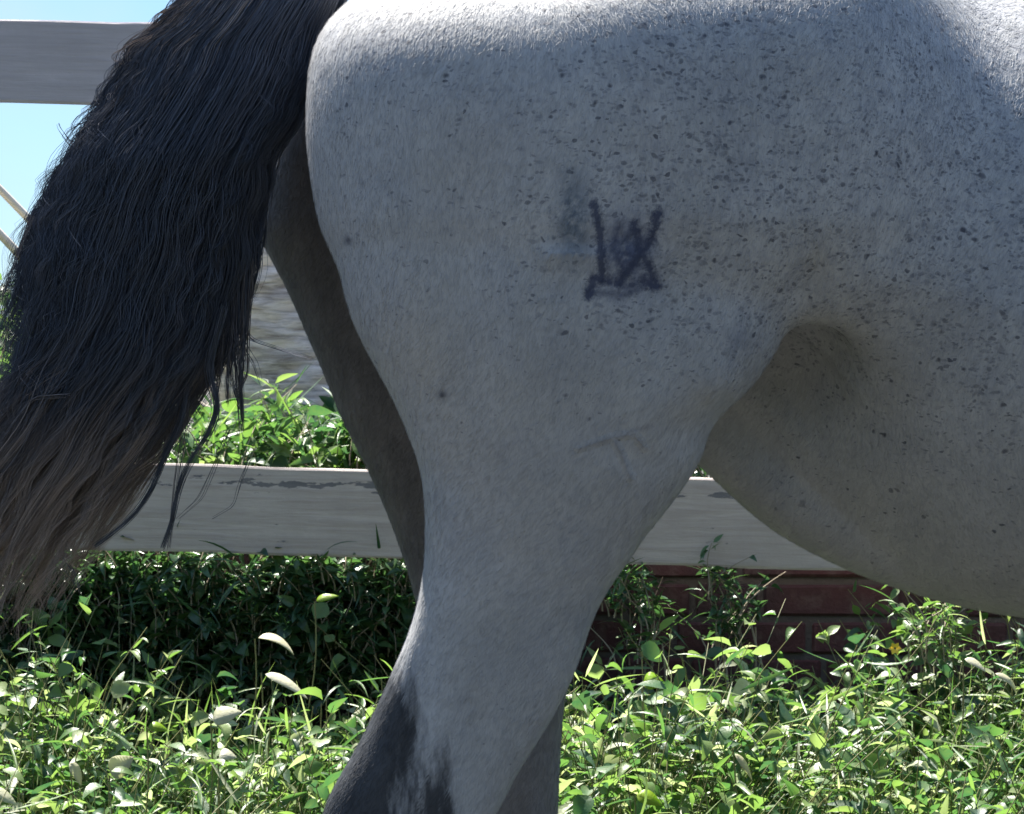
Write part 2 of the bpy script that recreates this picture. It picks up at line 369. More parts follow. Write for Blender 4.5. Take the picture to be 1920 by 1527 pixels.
single_leaf('dry_leaf', 'arched cream dry leaf standing in front of the dark ivy', 'leaf', 478, 1198, 1.45, .085, .034, 10, .4, 1.25, M_dry, G)
single_leaf('dry_leaf', 'long curled cream dry leaf just below the arched one', 'leaf', 490, 1262, 1.4, .1, .03, -18, .8, .5, M_dry, G)
single_leaf('dry_leaf', 'angular pale dry leaf halfway between tail tip and hock', 'leaf', 395, 1352, 1.25, .06, .045, 20, 1.6, .2, M_dry, G)
single_leaf('dry_leaf', 'broad grey white leaf low on the left, largest of the pale ones', 'leaf', 205, 1455, 1.05, .055, .052, 40, 2, .2, M_dry, G)
single_leaf('dry_leaf', 'narrow cream leaf left of the broad grey white leaf', 'leaf', 130, 1425, 1.05, .05, .024, -60, 1.2, .3, M_dry, G)
single_leaf('dry_leaf', 'white leaf cut by the left edge of the photo', 'leaf', -25, 1480, 1.0, .06, .03, -20, 1.2, .4, M_dry, G)
single_leaf('dry_leaf', 'small crumpled white leaf right of the broad grey white leaf', 'leaf', 408, 1418, 1.15, .035, .03, 10, 1.2, .9, M_dry, G)
single_leaf('dry_leaf', 'slender pale leaf slanting down in the weeds right of the leg', 'leaf', 1375, 1410, 1.1, .06, .018, -50, 1, .4, M_dry, G)
single_leaf('dry_leaf', 'pale leaf near the right edge below the belly', 'leaf', 1805, 1235, 1.45, .05, .022, -20, .9, .5, M_dry, G)
single_leaf('dry_leaf', 'bent pale blade at the far right edge', 'leaf', 1860, 1262, 1.45, .075, .018, -15, .9, 1.4, M_dry, G)
G2 = 'broad yellow green leaves in the weeds'
single_leaf('lime_leaf', 'round bright yellow green leaf right of the near leg below the bricks', 'leaf', 1203, 1280, 1.35, .042, .044, 5, 1.8, .3, M_lime, G2)
single_leaf('lime_leaf', 'broad yellow green leaf near the lower edge right of the leg', 'leaf', 1190, 1490, 1.0, .05, .035, -15, 1.5, .4, M_lime, G2)
single_leaf('lime_leaf', 'lime green leaf hanging in the dark ivy beside the far leg', 'leaf', 590, 1128, 1.8, .05, .022, 20, 1.2, .4, M_lime, G2)
single_leaf('lime_leaf', 'curled yellow green leaf low among the left weeds', 'leaf', 275, 1365, 1.1, .04, .024, 10, 1.3, 1.2, M_lime, G2)
def flower():
    x, z = W(1678, 1216, 1.75); root = empty('yellow_flower', (x, 1.75, z)); tag(root, 'tiny yellow flower at the foot of the bricks under the belly', 'flower')
    n = 6; a = np.linspace(0, 2*np.pi, n, endpoint=False); D = np.stack([np.cos(a), -.5*np.ones(n), np.sin(a)], -1)
    m = NT('petal_yellow'); m.b.inputs['Base Color'].default_value = (.75, .55, .05, 1); m.b.inputs['Roughness'].default_value = .6
    V, F, i = leaf_batch(np.zeros((n, 3)), D, np.tile([0, -1., .3], (n, 1)), np.full(n, .011), np.full(n, .008), np.full(n, .3), np.full(n, .2)); mesh_np('petals', V, F, m.m, root)
    t = np.linspace(0, 1, 6); V, F = tubes(np.stack([.01*t, .01*t, -.12*t], -1)[None], np.full((1, 6), .0012), 4); mesh_np('stem', V, F, M_stem, root)
flower()

# ------------------------------------------------------------------ ridged tree trunk and its pale dead branches
def old_tree():
    yt = FY+1.35; xc, _ = W(500, 600, yt); root = empty('tree', (xc, yt, .2))
    tag(root, 'weathered grey brown tree trunk with ridged bark rising behind the fence between tail and leg', 'tree')
    nz, na = 260, 56; z = np.linspace(0, 2.35, nz); a = np.linspace(0, 2*np.pi, na, endpoint=False)
    Z, A = np.meshgrid(z, a, indexing='ij'); r0 = np.interp(z, [0, .25, 1.2, 1.9], [.2, .15, .13, .115])[:, None]*np.clip((2.4-z)/.25, .05, 1)[:, None]**.5
    ph = Z*62+1.2*np.sin(A*2+Z*5)+.8*np.sin(A*5+Z*11)
    rr = r0*(1+.02*np.sin(A*3+Z))+.013*np.abs(np.sin(ph))**.5+.004*np.sin(Z*150+A*3)*np.sin(A*7+Z*9)
    V = np.stack([np.cos(A)*rr+.03*np.sin(Z*1.5), np.sin(A)*rr, Z], -1).reshape(-1, 3)
    i, j = np.meshgrid(np.arange(nz-1), np.arange(na), indexing='ij'); j2 = (j+1) % na
    F = np.stack([i*na+j, i*na+j2, (i+1)*na+j2, (i+1)*na+j], -1).reshape(-1, 4)
    m = NT('ridged_bark'); c = m.obj(); s = m.map(c, (9, 9, 62)); n1 = m.noise(s, 1.0, 9, .7, .5)
    m.val(m.mix(m.range(n1, .34, .58), (.27, .22, .19), (.86, .77, .7)), m.b.inputs['Base Color']); m.b.inputs['Roughness'].default_value = .9
    m.bump(n1, .9, .012)
    mesh_np('trunk', V, F, m.m, root)
    m = NT('bleached_branch'); m.val(m.mix(m.noise(m.obj(), 25, 3), (.62, .52, .42), (.75, .7, .62)), m.b.inputs['Base Color']); m.b.inputs['Roughness'].default_value = .7
    for (pa, pb, rd, dy) in (((-260, 150), (380, 675), .008, -.22), ((-240, 240), (380, 780), .009, -.18)):
        k = 16; t = np.linspace(0, 1, k); x0, z0 = W(*pa, yt-.55); x1, z1 = W(*pb, yt-.1)
        P = np.stack([x0+(x1-x0)*t-xc, (-.55+.45*t), z0+(z1-z0)*t-.2+.02*np.sin(t*7)], -1)[None]
        V, F = tubes(P, (rd*(.7+.6*t))[None], 8); mesh_np('branch', V, F, m.m, root)
old_tree()

# ------------------------------------------------------------------ the horse
# body: a smooth union of lofts and tapered capsules, meshed as ONE continuous surface
H = .008
X = np.arange(-.36, 2.40, H, dtype=np.float32); Y = np.arange(-.12, 1.06, H, dtype=np.float32); Z = np.arange(-.02, 1.78, H, dtype=np.float32)
FLD = np.full((len(X), len(Y), len(Z)), .2, np.float32)
YAW = .15
def yc(x): return .31+YAW*x
def sl(lo, hi, A): 
    a = int(np.searchsorted(A, lo)); b = int(np.searchsorted(A, hi)); return slice(max(a, 0), max(b, 1))
def smin(a, b, k):
    h = np.maximum(k-np.abs(a-b), 0)/k
    return np.minimum(a, b)-h*h*k*.25
def gsm(t, v, sig):
    k = int(3*sig/H); ker = np.exp(-.5*(np.arange(-k, k+1)*H/sig)**2); ker /= ker.sum()
    return np.convolve(np.pad(v, k, mode='edge'), ker, 'valid')
def merge(box, f, k):
    FLD[box] = smin(FLD[box], f, k)

def leg_loft(rows, ym, k_of_z, p=2.3, x0=-.36, x1=.5, y0=-.12, y1=.75, sig=.012):
    "rows: (py, left px, right px, centre y, half depth), contour taken at depth ym"
    rows = sorted(rows, key=lambda r: -r[0]); zz = np.array([W(0, r[0], ym)[1] for r in rows])
    L = np.array([W(r[1], 0, ym)[0] for r in rows]); Rr = np.array([W(r[2], 0, ym)[0] for r in rows])
    cyv = np.array([r[3] for r in rows]); hd = np.array([r[4] for r in rows])
    q = lambda v: gsm(Z, np.interp(Z, zz, v), sig).astype(np.float32)
    l, r_, cy, hdd = q(L), q(Rr), q(cyv), q(hd)
    box = (sl(x0, x1, X), sl(y0, y1, Y), sl(zz[0]-.0, zz[-1], Z)); zs = box[2]
    cx = ((l+r_)/2)[zs]; wd = np.maximum((r_-l)/2, .004)[zs]; cy = cy[zs]; hh = np.maximum(hdd, .004)[zs]
    x = X[box[0]][:, None, None]; y = Y[box[1]][None, :, None]
    g = (np.abs((x-cx)/wd)**p+np.abs((y-cy)/hh)**p)**(1/p)
    f = (g-1)*np.minimum(wd, hh)
    f = np.maximum(f, (Z[zs]-zz[-1])); f = np.maximum(f, zz[0]-Z[zs])
    merge(box, f.astype(np.float32), k_of_z(Z[zs]) if callable(k_of_z) else k_of_z)

def capsule(a, b, ra, rb, k=.06, sy=1.0):
    a = np.array(a, np.float32); b = np.array(b, np.float32); m_ = max(ra, rb)+k+.03
    lo_, hi_ = np.minimum(a, b)-m_, np.maximum(a, b)+m_
    box = (sl(lo_[0], hi_[0], X), sl(lo_[1], hi_[1], Y), sl(lo_[2], hi_[2], Z))
    x = X[box[0]][:, None, None]-a[0]; y = (Y[box[1]][None, :, None]-a[1]); z = Z[box[2]][None, None, :]-a[2]
    d = b-a; t = np.clip((x*d[0]+y*d[1]+z*d[2])/(d@d+1e-9), 0, 1)
    f = np.sqrt((x-t*d[0])**2+((y-t*d[1])/sy)**2+(z-t*d[2])**2)-(ra+(rb-ra)*t)
    merge(box, f.astype(np.float32), k)

def ellipsoid(c, r, k=.08, p=2.0):
    m_ = k+.03; box = tuple(sl(c[i]-r[i]-m_, c[i]+r[i]+m_, A) for i, A in enumerate((X, Y, Z)))
    x = X[box[0]][:, None, None]-c[0]; y = Y[box[1]][None, :, None]-c[1]-YAW*x; z = Z[box[2]][None, None, :]-c[2]
    g = (np.abs(x/r[0])**p+np.abs(y/r[1])**p+np.abs(z/r[2])**p)**(1/p)
    merge(box, ((g-1)*min(r)).astype(np.float32), k)

def barrel(rows, k, p=2.15, sig=.03, ztop=None):
    "rows: x, z bottom, z top, half width, centre y offset, z of the widest point, lower exponent"
    rows = sorted(rows); xs = np.array([r[0] for r in rows]); q = lambda i: gsm(X, np.interp(X, xs, [r[i] for r in rows]), sig).astype(np.float32)
    zb, zt, hw, oy, zc, pl = q(1), q(2), q(3), q(4), q(5), q(6); box = (sl(xs[0], xs[-1], X), slice(None), sl(.5, 1.75, Z)); s = box[0]
    e = lambda v: v[s][:, None, None]; z = Z[box[2]][None, None, :]; dz = z-e(zc)
    up = dz > 0; hz = np.where(up, e(zt)-e(zc), e(zc)-e(zb)); pw = np.where(up, p, e(pl)); hh = e(hw)
    y = Y[None, :, None]-(yc(X[s])+oy[s])[:, None, None]
    g = (np.abs(y/hh)**pw+np.abs(dz/hz)**pw)**(1/pw); f = (g-1)*np.minimum(hh, hz)*.85
    x = X[s][:, None, None]; f = np.maximum(f, np.maximum(xs[0]-x, x-xs[-1]))
    merge(box, f.astype(np.float32), k)

# barrel and belly; underline follows the photo at mid-body depth
def bw(px, py, y=.36): return W(px, py, y)
ub = [(1000, 560), (1150, 650), (1250, 745), (1320, 838), (1400, 893), (1450, 934), (1560, 1014), (1700, 1094), (1800, 1133), (1920, 1160), (2150, 1185), (2600, 1170), (3000, 1120), (3250, 1020), (3400, 900)]
tops = lambda x: np.interp(x, [-.2, 0, .2, .4, .7, 1.0, 1.15, 1.3, 1.5], [1.42, 1.48, 1.54, 1.505, 1.455, 1.49, 1.55, 1.45, 1.25])
hwf = lambda x: np.interp(x, [-.2, 0, .1, .2, .3, .4, .5, .6, .8, 1.1, 1.35, 1.5], [.1, .16, .19, .215, .235, .255, .275, .285, .29, .26, .2, .12])
rows = []
for px, py in ub:
    x, z = bw(px, py); rows.append((x, z, float(tops(x)), float(hwf(x)), 0.0, float(np.interp(x, [0, .2, .35, .6, .9, 1.5], [1.17, 1.17, 1.16, 1.10, 1.10, 1.1])), float(np.interp(x, [.2, .35, .6, .9], [1.12, 1.2, 1.75, 2.1]))))
barrel(rows, .02)
# midline of the belly, hanging a little lower than the near flank
ml = [(1230, 800), (1290, 855), (1325, 888), (1400, 958), (1450, 998), (1520, 1036), (1600, 1074), (1700, 1109), (1800, 1138), (1900, 1158), (2000, 1165)]
rows = []
for px, py in ml:
    x, z = bw(px, py, .42); rows.append((x, z, z+.16, .085, .03, z+.08, 2.0))
barrel(rows, .004, p=2.0, sig=.02)
# pelvis / croup
ellipsoid((W(985, 0, .31)[0]+.0, .315, 1.245), (.205, .245, .245), .07)
ellipsoid((W(1375, 0, .31)[0], .335, 1.305), (.215, .31, .255), .09, 3.2)
ellipsoid((W(1570, 0, .2)[0], .345, 1.30), (.15, .215, .14), .09, 2.0)
# far hind leg
far = [(-60, 760, 1180, .47, .06), (0, 660, 1250, .47, .09), (100, 570, 1300, .475, .115), (200, 525, 1340, .48, .13), (300, 495, 1360, .485, .135), (430, 478, 1350, .49, .13), (540, 538, 1320, .49, .125), (690, 603, 1280, .49, .115), (790, 643, 1240, .49, .105), (880, 690, 1200, .49, .095),
       (970, 730, 1170, .49, .085), (1060, 762, 1140, .49, .075), (1130, 780, 1110, .49, .068), (1200, 800, 1085, .49, .06), (1320, 835, 1057, .49, .052), (1400, 850, 1051, .49, .05), (1527, 868, 1046, .49, .048),
       (1600, 875, 1040, .49, .046), (1700, 905, 1025, .49, .038), (1850, 925, 1015, .49, .03), (2050, 930, 1015, .49, .028), (2160, 920, 1030, .49, .036), (2230, 930, 1035, .49, .034), (2290, 965, 1060, .49, .03), (2330, 960, 1080, .49, .04), (2400, 940, 1110, .49, .055), (2425, 935, 1118, .49, .06)]
leg_loft(far, .49, lambda z: np.interp(z, [.9, 1.2], [.01, .05]).astype(np.float32))
def groove(a, b, rad, k, push):
    "press a soft hollow along a line (photo pixels + depth)"
    a = np.array([W(a[0], 0, a[2])[0], a[2], W(0, a[1], a[2])[1]]); b = np.array([W(b[0], 0, b[2])[0], b[2], W(0, b[1], b[2])[1]])
    lo_, hi_ = np.minimum(a, b)-rad*3, np.maximum(a, b)+rad*3; box = (sl(lo_[0], hi_[0], X), sl(lo_[1], hi_[1], Y), sl(lo_[2], hi_[2], Z))
    x = X[box[0]][:, None, None]-a[0]; y = Y[box[1]][None, :, None]-a[1]; z = Z[box[2]][None, None, :]-a[2]; d = b-a
    t = np.clip((x*d[0]+y*d[1]+z*d[2])/(d@d), 0, 1); q = ((x-t*d[0])**2+(y-t*d[1])**2+(z-t*d[2])**2)/rad**2
    FLD[box] += (push*np.exp(-q)*np.sin(np.pi*np.clip(t*.9+.05, 0, 1))**.5).astype(np.float32)
groove((1488, 660, .195), (1396, 775, .25), .058, 0, .22)           # deep fold of the flank behind the stifle
groove((1650, 760, .16), (1430, 900, .27), .05, 0, .012)
groove((1400, 915, .30), (1600, 1045, .29), .014, 0, .008)
# near hind leg
near = [(-110, 860, 1150, .27, .05), (-70, 760, 1260, .25, .09), (-30, 690, 1380, .22, .125), (0, 652, 1430, .20, .14), (40, 612, 1470, .185, .152), (90, 592, 1500, .172, .159), (130, 587, 1515, .165, .162), (200, 589, 1520, .157, .163), (300, 600, 1520, .152, .161), (400, 615, 1515, .148, .158), (500, 635, 1500, .145, .155),
        (560, 648, 1491, .143, .152), (600, 660, 1481, .142, .149), (640, 678, 1466, .141, .145), (680, 700, 1441, .14, .14), (720, 722, 1415, .14, .134), (750, 738, 1386, .14, .13), (775, 750, 1352, .14, .126), (800, 760, 1331, .14, .122), (830, 772, 1322, .14, .118), (860, 783, 1317, .14, .114),
        (900, 793, 1290, .14, .108), (950, 797, 1255, .14, .101), (1000, 798, 1212, .14, .094), (1050, 797, 1180, .14, .087), (1100, 790, 1142, .14, .08), (1150, 778, 1115, .14, .073), (1200, 762, 1098, .14, .067), (1250, 740, 1083, .14, .062), (1300, 718, 1060, .14, .058), (1350, 695, 1034, .14, .055),
        (1400, 670, 1002, .14, .053), (1450, 640, 970, .14, .052), (1500, 612, 945, .14, .051), (1540, 600, 925, .14, .05), (1600, 598, 880, .14, .049), (1680, 630, 820, .14, .043), (1800, 655, 775, .14, .034), (2000, 670, 770, .14, .03), (2200, 670, 770, .14, .03), (2290, 655, 785, .14, .038), (2350, 665, 790, .14, .036),
        (2400, 705, 815, .14, .032), (2440, 705, 840, .14, .045), (2510, 690, 870, .14, .06), (2535, 685, 880, .14, .064)]
leg_loft(near, .14, lambda z: np.interp(z, [1.07, 1.12, 1.2, 1.3], [.009, .03, .09, .11]).astype(np.float32))
groove((812, 1190, .075), (735, 1530, .09), .016, 0, .010)          # hollow in front of the hamstring tendon
groove((900, 1320, .08), (860, 1540, .09), .014, 0, .005)
groove((900, 300, .0), (870, 800, .02), .035, 0, .006)              # division between the thigh muscles
groove((870, 800, .02), (905, 1060, .05), .025, 0, .004)
groove((1130, 120, .02), (1290, 640, .0), .05, 0, .005)
groove((1180, 850, .02), (1270, 900, .04), .02, 0, .005)
groove((1395, 700, .02), (1330, 770, .03), .03, 0, -.008)           # stifle
groove((1250, 720, .01), (1180, 860, .03), .03, 0, -.005)
groove((720, 330, .02), (760, 640, .03), .04, 0, -.005)
groove((1420, 110, .05), (1560, 60, .06), .05, 0, -.008)            # towards the point of the hip
groove((1530, 330, .06), (1497, 600, .06), .02, 0, .007)            # crease in front of the thigh
groove((1600, 560, .1), (1900, 700, .1), .05, 0, .004)
# shoulder, chest, forelegs, neck, head (beyond the right edge of the photo)
def cy_(x, o=0): return yc(x)+o
capsule((1.1, cy_(1.1), 1.2), (1.32, cy_(1.32), 1.08), .24, .2, .1)
for o in (-.12, .12):
    capsule((1.15, cy_(1.15, o*1.1), 1.3), (1.32, cy_(1.32, o*1.2), 1.0), .12, .11, .08)
    capsule((1.3, cy_(1.3, o), 1.0), (1.16, cy_(1.16, o), .82), .11, .075, .05)
    capsule((1.17, cy_(1.17, o), .86), (1.18, cy_(1.18, o), .5), .075, .042, .04)
    capsule((1.18, cy_(1.18, o), .5), (1.18, cy_(1.18, o), .46), .046, .042, .02)
    capsule((1.18, cy_(1.18, o), .46), (1.17, cy_(1.17, o), .2), .034, .03, .02)
    capsule((1.17, cy_(1.17, o), .2), (1.22, cy_(1.22, o), .09), .037, .032, .02)
    capsule((1.22, cy_(1.22, o), .07), (1.25, cy_(1.25, o), .03), .045, .058, .02)
capsule((1.2, cy_(1.2), 1.25), (1.5, cy_(1.5), 1.35), .22, .14, .1, .75)
capsule((1.45, cy_(1.45), 1.33), (1.72, cy_(1.72), 1.55), .145, .095, .08, .7)
capsule((1.74, cy_(1.74), 1.57), (1.98, cy_(1.98), 1.32), .1, .062, .05, .75)
capsule((1.98, cy_(1.98), 1.32), (2.08, cy_(2.08), 1.22), .06, .05, .04, .85)
capsule((1.76, cy_(1.76), 1.5), (1.84, cy_(1.84), 1.4), .085, .05, .04, .7)
for o in (-.045, .045): capsule((1.7, cy_(1.7, o), 1.63), (1.71, cy_(1.71, o*1.3), 1.74), .024, .009, .02)

def surface_nets(f, org, h):
    s = f < 0; nx, ny, nz = f.shape
    c = np.zeros((nx-1, ny-1, nz-1), np.int8)
    for i in (0, 1):
        for j in (0, 1):
            for k in (0, 1): c += s[i:nx-1+i, j:ny-1+j, k:nz-1+k]
    act = (c > 0) & (c < 8); ids = np.full(act.shape, -1, np.int64); I = np.argwhere(act); ids[act] = np.arange(len(I))
    acc = np.zeros((len(I), 3)); cnt = np.zeros(len(I))
    cor = [(i, j, k) for i in (0, 1) for j in (0, 1) for k in (0, 1)]
    vals = {q: f[I[:, 0]+q[0], I[:, 1]+q[1], I[:, 2]+q[2]] for q in cor}
    for a in cor:
        for ax in range(3):
            if a[ax] == 0:
                b = list(a); b[ax] = 1; b = tuple(b); va, vb = vals[a], vals[b]; cr_ = (va < 0) != (vb < 0)
                t = np.where(cr_, va/np.where(cr_, va-vb, 1), 0); p = np.array(a)[None, :]+0.0*acc; p[:, ax] += t
                acc += p*cr_[:, None]; cnt += cr_
    V = (I+acc/cnt[:, None])*h+org
    Fs = []
    for ax in range(3):
        o1, o2 = [(1, 2), (2, 0), (0, 1)][ax]
        s0 = [slice(0, n-1) if d == ax else slice(1, n-1) for d, n in enumerate(f.shape)]; s1 = list(s0); s1[ax] = slice(1, f.shape[ax])
        e = s[tuple(s0)] != s[tuple(s1)]; flip = s[tuple(s0)][e]; E = np.argwhere(e)
        for d in (o1, o2): E[:, d] += 1
        def g(a_, b_): q = E.copy(); q[:, o1] -= a_; q[:, o2] -= b_; return ids[q[:, 0], q[:, 1], q[:, 2]]
        Q = np.stack([g(1, 1), g(0, 1), g(0, 0), g(1, 0)], -1); Q[~flip] = Q[~flip][:, ::-1]; Fs.append(Q)
    return V, np.concatenate(Fs)
HV, HF = surface_nets(FLD, np.array([X[0], Y[0], Z[0]]), H)
# light fairing
E_ = np.concatenate([HF[:, [0, 1]], HF[:, [1, 2]], HF[:, [2, 3]], HF[:, [3, 0]]])
deg = np.bincount(np.concatenate([E_[:, 0], E_[:, 1]]), minlength=len(HV))[:, None]
for it in range(6):
    lam = .5 if it % 2 == 0 else -.48
    S = np.stack([np.bincount(E_[:, 0], HV[E_[:, 1], i], len(HV))+np.bincount(E_[:, 1], HV[E_[:, 0], i], len(HV)) for i in range(3)], -1)
    HV = HV+lam*(S/deg-HV)
del FLD

# colour fields of the coat, in photo-pixel terms on the near side (they sit on the skin, in object space)
sc_ = (HV[:, 1]-CAM_Y)*K; PX = HV[:, 0]/sc_+960; PY = 680+(CAM_Z-HV[:, 2])/sc_
def bump_fn(x, a, b): return np.clip((x-a)/(b-a), 0, 1)
speck = .12+.75*bump_fn(PX, 850, 1250)*np.clip(1-bump_fn(PY, 520, 780), 0, 1)
speck = np.maximum(speck, .8*bump_fn(PX, 1500, 1750)*(1-bump_fn(PY, 650, 1000)))
speck = np.maximum(speck, .45*(1-bump_fn(PY, 120, 420))*(PX < 900+0*PX)*1.0)
speck = np.maximum(speck, .16)
speck = np.clip(speck*np.clip(1-.9*bump_fn(PY, 620, 900)*(PX < 1350), 0, 1), .03, 1)
# dark hock and lower legs
edge = 740-(PY-1250)*.52
Lc = np.interp(PY, [1200, 1250, 1300, 1350, 1400, 1450, 1500, 1540], [762, 740, 718, 695, 670, 640, 612, 600])
dk = bump_fn(PY, 1190, 1330)*np.clip(1.5-(PX-Lc)/(40+.5*np.clip(PY-1250, 0, 400)), 0, 1)
dk = np.maximum(dk, bump_fn(PY, 1330, 1500)*np.exp(-((PX-822)/42)**2)*.85)
isn = HV[:, 1] < .29
dk = np.where(isn, dk, 0); dk = np.maximum(dk, .9*bump_fn(HV[:, 2], .5, .3))
warm = np.clip(.25+.4*bump_fn(PY, 700, 1000)*(1-bump_fn(PX, 1300, 1500))-.3*bump_fn(PX, 900, 1200), 0, 1)*(1-.9*bump_fn(PY, 980, 1150)*(PX < 1250))
warm = np.where(HV[:, 1] > .33, np.where(PX < 1000, 1.0, warm), warm)
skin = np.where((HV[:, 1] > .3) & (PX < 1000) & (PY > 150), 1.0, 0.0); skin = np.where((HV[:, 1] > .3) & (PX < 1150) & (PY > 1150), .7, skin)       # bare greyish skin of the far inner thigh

m = NT('flea_bitten_grey_coat'); c = m.obj(); sx = m.n('SeparateXYZ'); m.l(c, sx.inputs[0]); OX, OY, OZ = sx.outputs
n_big = m.noise(c, 7, 4); n_mid = m.noise(m.map(c, (30, 30, 12)), 1.0, 4, .6); n_fine = m.noise(m.map(c, (420, 420, 180)), 1.0, 2, .6)
col = m.mix(m.range(n_big, .3, .7), (.335, .34, .345), (.43, .432, .435))
col = m.mix(m.math('MULTIPLY', m.attr('warm').outputs['Fac'], m.range(n_big, .25, .6, .5, 1)), col, (.38, .355, .335))
col = m.mix(m.math('MULTIPLY', m.range(n_mid, .42, .75), .4), col, (.27, .285, .32)); col = m.mix(m.math('MULTIPLY', m.math('MULTIPLY', m.range(m.noise(c, 55, 4, .7), .42, .68), m.attr('speck').outputs['Fac']), .45), col, (.2, .21, .25))
col = m.mix(m.math('MULTIPLY', m.range(n_fine, .45, .75), .3), col, (.26, .27, .31))
dens = m.math('MULTIPLY', m.attr('speck').outputs['Fac'], m.range(m.noise(c, 26, 4, .65), .38, .62, .25, 1.2))
wv = m.n('VectorMath', operation='ADD'); nz = m.n('TexNoise'); nz.inputs['Scale'].default_value = 60; m.l(c, nz.inputs['Vector'])
vs_ = m.n('VectorMath', operation='SCALE'); vs_.inputs['Scale'].default_value = .012; m.l(nz.outputs['Color'], vs_.inputs[0]); m.l(c, wv.inputs[0]); m.l(vs_.outputs[0], wv.inputs[1])
def flecks(scale, sz, rot, squash, lo_r):
    v = m.n('TexVoronoi'); v.inputs['Scale'].default_value = scale; m.l(m.map(wv.outputs[0], squash, rot), v.inputs['Vector'])
    cs = m.n('SeparateColor'); m.l(v.outputs['Color'], cs.inputs[0])
    r = m.math('MULTIPLY', m.math('MULTIPLY', m.math('POWER', cs.outputs[0], 2.0), sz), m.range(m.math('SUBTRACT', dens, m.math('MULTIPLY', cs.outputs[1], .9)), -.08, .12))
    return m.math('MULTIPLY', m.range(m.math('SUBTRACT', r, v.outputs['Distance']), -.11, .11), m.range(cs.outputs[2], 0, 1, .3, 1))
f1 = flecks(185, .58, (0, R(25), 0), (.8, 1, 1.15), 0); f2 = flecks(270, .66, (0, R(-35), 0), (.65, 1, 1.25), 0); f3 = flecks(88, .3, (0, R(40), 0), (.85, 1, 1.1), 0)
f4 = flecks(160, .56, (0, R(70), 0), (.6, 1, 1.25), 0)
col = m.mix(m.math('MULTIPLY', f4, .5), col, (.10, .11, .14)); col = m.mix(m.math('MULTIPLY', f2, .6), col, (.10, .105, .13)); col = m.mix(m.math('MULTIPLY', f1, .8), col, (.06, .065, .085)); col = m.mix(m.math('MULTIPLY', f3, .9), col, (.04, .042, .06))

def seg(a, b):
    "distance from the surface point to a stroke (photo pixels at the thigh's depth)"
    (ax, az), (bx, bz) = W(*a, 0.0), W(*b, 0.0); dx, dz = bx-ax, bz-az; L2 = dx*dx+dz*dz
    pxx = m.math('SUBTRACT', OX, ax); pzz = m.math('SUBTRACT', OZ, az)
    t = m.math('DIVIDE', m.math('MULTIPLY_ADD', pxx, dx, m.math('MULTIPLY', pzz, dz)), L2, clamp=True)
    ex = m.math('SUBTRACT', pxx, m.math('MULTIPLY', t, dx)); ez = m.math('SUBTRACT', pzz, m.math('MULTIPLY', t, dz))
    return m.math('SQRT', m.math('MULTIPLY_ADD', ex, ex, m.math('MULTIPLY', ez, ez)))
def strokes(lst, wd, soft):
    acc = None
    for line in lst:
        for a, b in zip(line[:-1], line[1:]):
            d = seg(a, b); acc = d if acc is None else m.math('MINIMUM', acc, d)
    nn = m.noise(c, 190, 3, .7); d = m.math('ADD', acc, m.math('MULTIPLY', m.math('SUBTRACT', nn, .5), wd*3.2))
    return m.range(d, wd-soft, wd+soft, 1, 0)
nearside = m.range(OY, .12, .16, 1, 0); pxm = .00056
brand = strokes([[(1113, 385), (1124, 430), (1129, 520)], [(1233, 402), (1219, 455), (1190, 492), (1160, 530)], [(1188, 420), (1196, 465), (1218, 505), (1231, 536)], [(1112, 526), (1104, 555)], [(1118, 524), (1140, 528)], [(1205, 530), (1230, 537)]], 8.5*pxm, 5*pxm)
brand2 = strokes([[(1110, 548), (1165, 553), (1200, 540)], [(1160, 424), (1168, 450), (1190, 430)], [(1155, 470), (1190, 480), (1215, 450)], [(1112, 522), (1150, 528), (1172, 540), (1195, 530)], [(1205, 520), (1228, 536)], [(1224, 408), (1236, 400)], [(1160, 424), (1150, 470), (1165, 500)], [(1195, 430), (1205, 470), (1180, 500)]], 7*pxm, 8*pxm)
def smudge(cx, cy, rx, rz, rot=0):
    x0, z0 = W(cx, cy, 0); a = m.math('DIVIDE', m.math('SUBTRACT', OX, x0), rx*pxm); b = m.math('DIVIDE', m.math('SUBTRACT', OZ, z0), rz*pxm)
    return m.math('MULTIPLY', m.math('EXPONENT', m.math('MULTIPLY', m.math('MULTIPLY_ADD', a, a, m.math('MULTIPLY', b, b)), -1)), m.range(m.noise(c, 80, 3), .2, .5))
col = m.mix(m.math('MULTIPLY', m.math('MULTIPLY', smudge(1075, 410, 30, 85), nearside), 1.0), col, (.10, .13, .17))
col = m.mix(m.math('MULTIPLY', m.math('MULTIPLY', smudge(1176, 475, 50, 68), nearside), 1.0), col, (.09, .11, .18))
col = m.mix(m.math('MULTIPLY', m.math('MULTIPLY', smudge(1384, 638, 20, 30), nearside), .6), col, (.16, .18, .23))
for (a, b, r1) in ((645, 447, 9), (828, 742, 10), (1172, 520, 14), (1230, 535, 12), (1108, 550, 11)):
    col = m.mix(m.math('MULTIPLY', m.math('MULTIPLY', smudge(a, b, r1, r1), nearside), .8), col, (.05, .055, .08))
col = m.mix(m.math('MULTIPLY', m.math('MULTIPLY', brand, nearside), .88), col, (.035, .045, .085))
col = m.mix(m.math('MULTIPLY', m.math('MULTIPLY', brand2, nearside), .65), col, (.045, .055, .1))
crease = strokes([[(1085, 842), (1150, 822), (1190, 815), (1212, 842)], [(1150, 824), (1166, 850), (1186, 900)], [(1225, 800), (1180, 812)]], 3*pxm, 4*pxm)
col = m.mix(m.math('MULTIPLY', m.math('MULTIPLY', crease, nearside), .4), col, (.2, .2, .22))  # faint shading of veins and creases painted into the coat colour
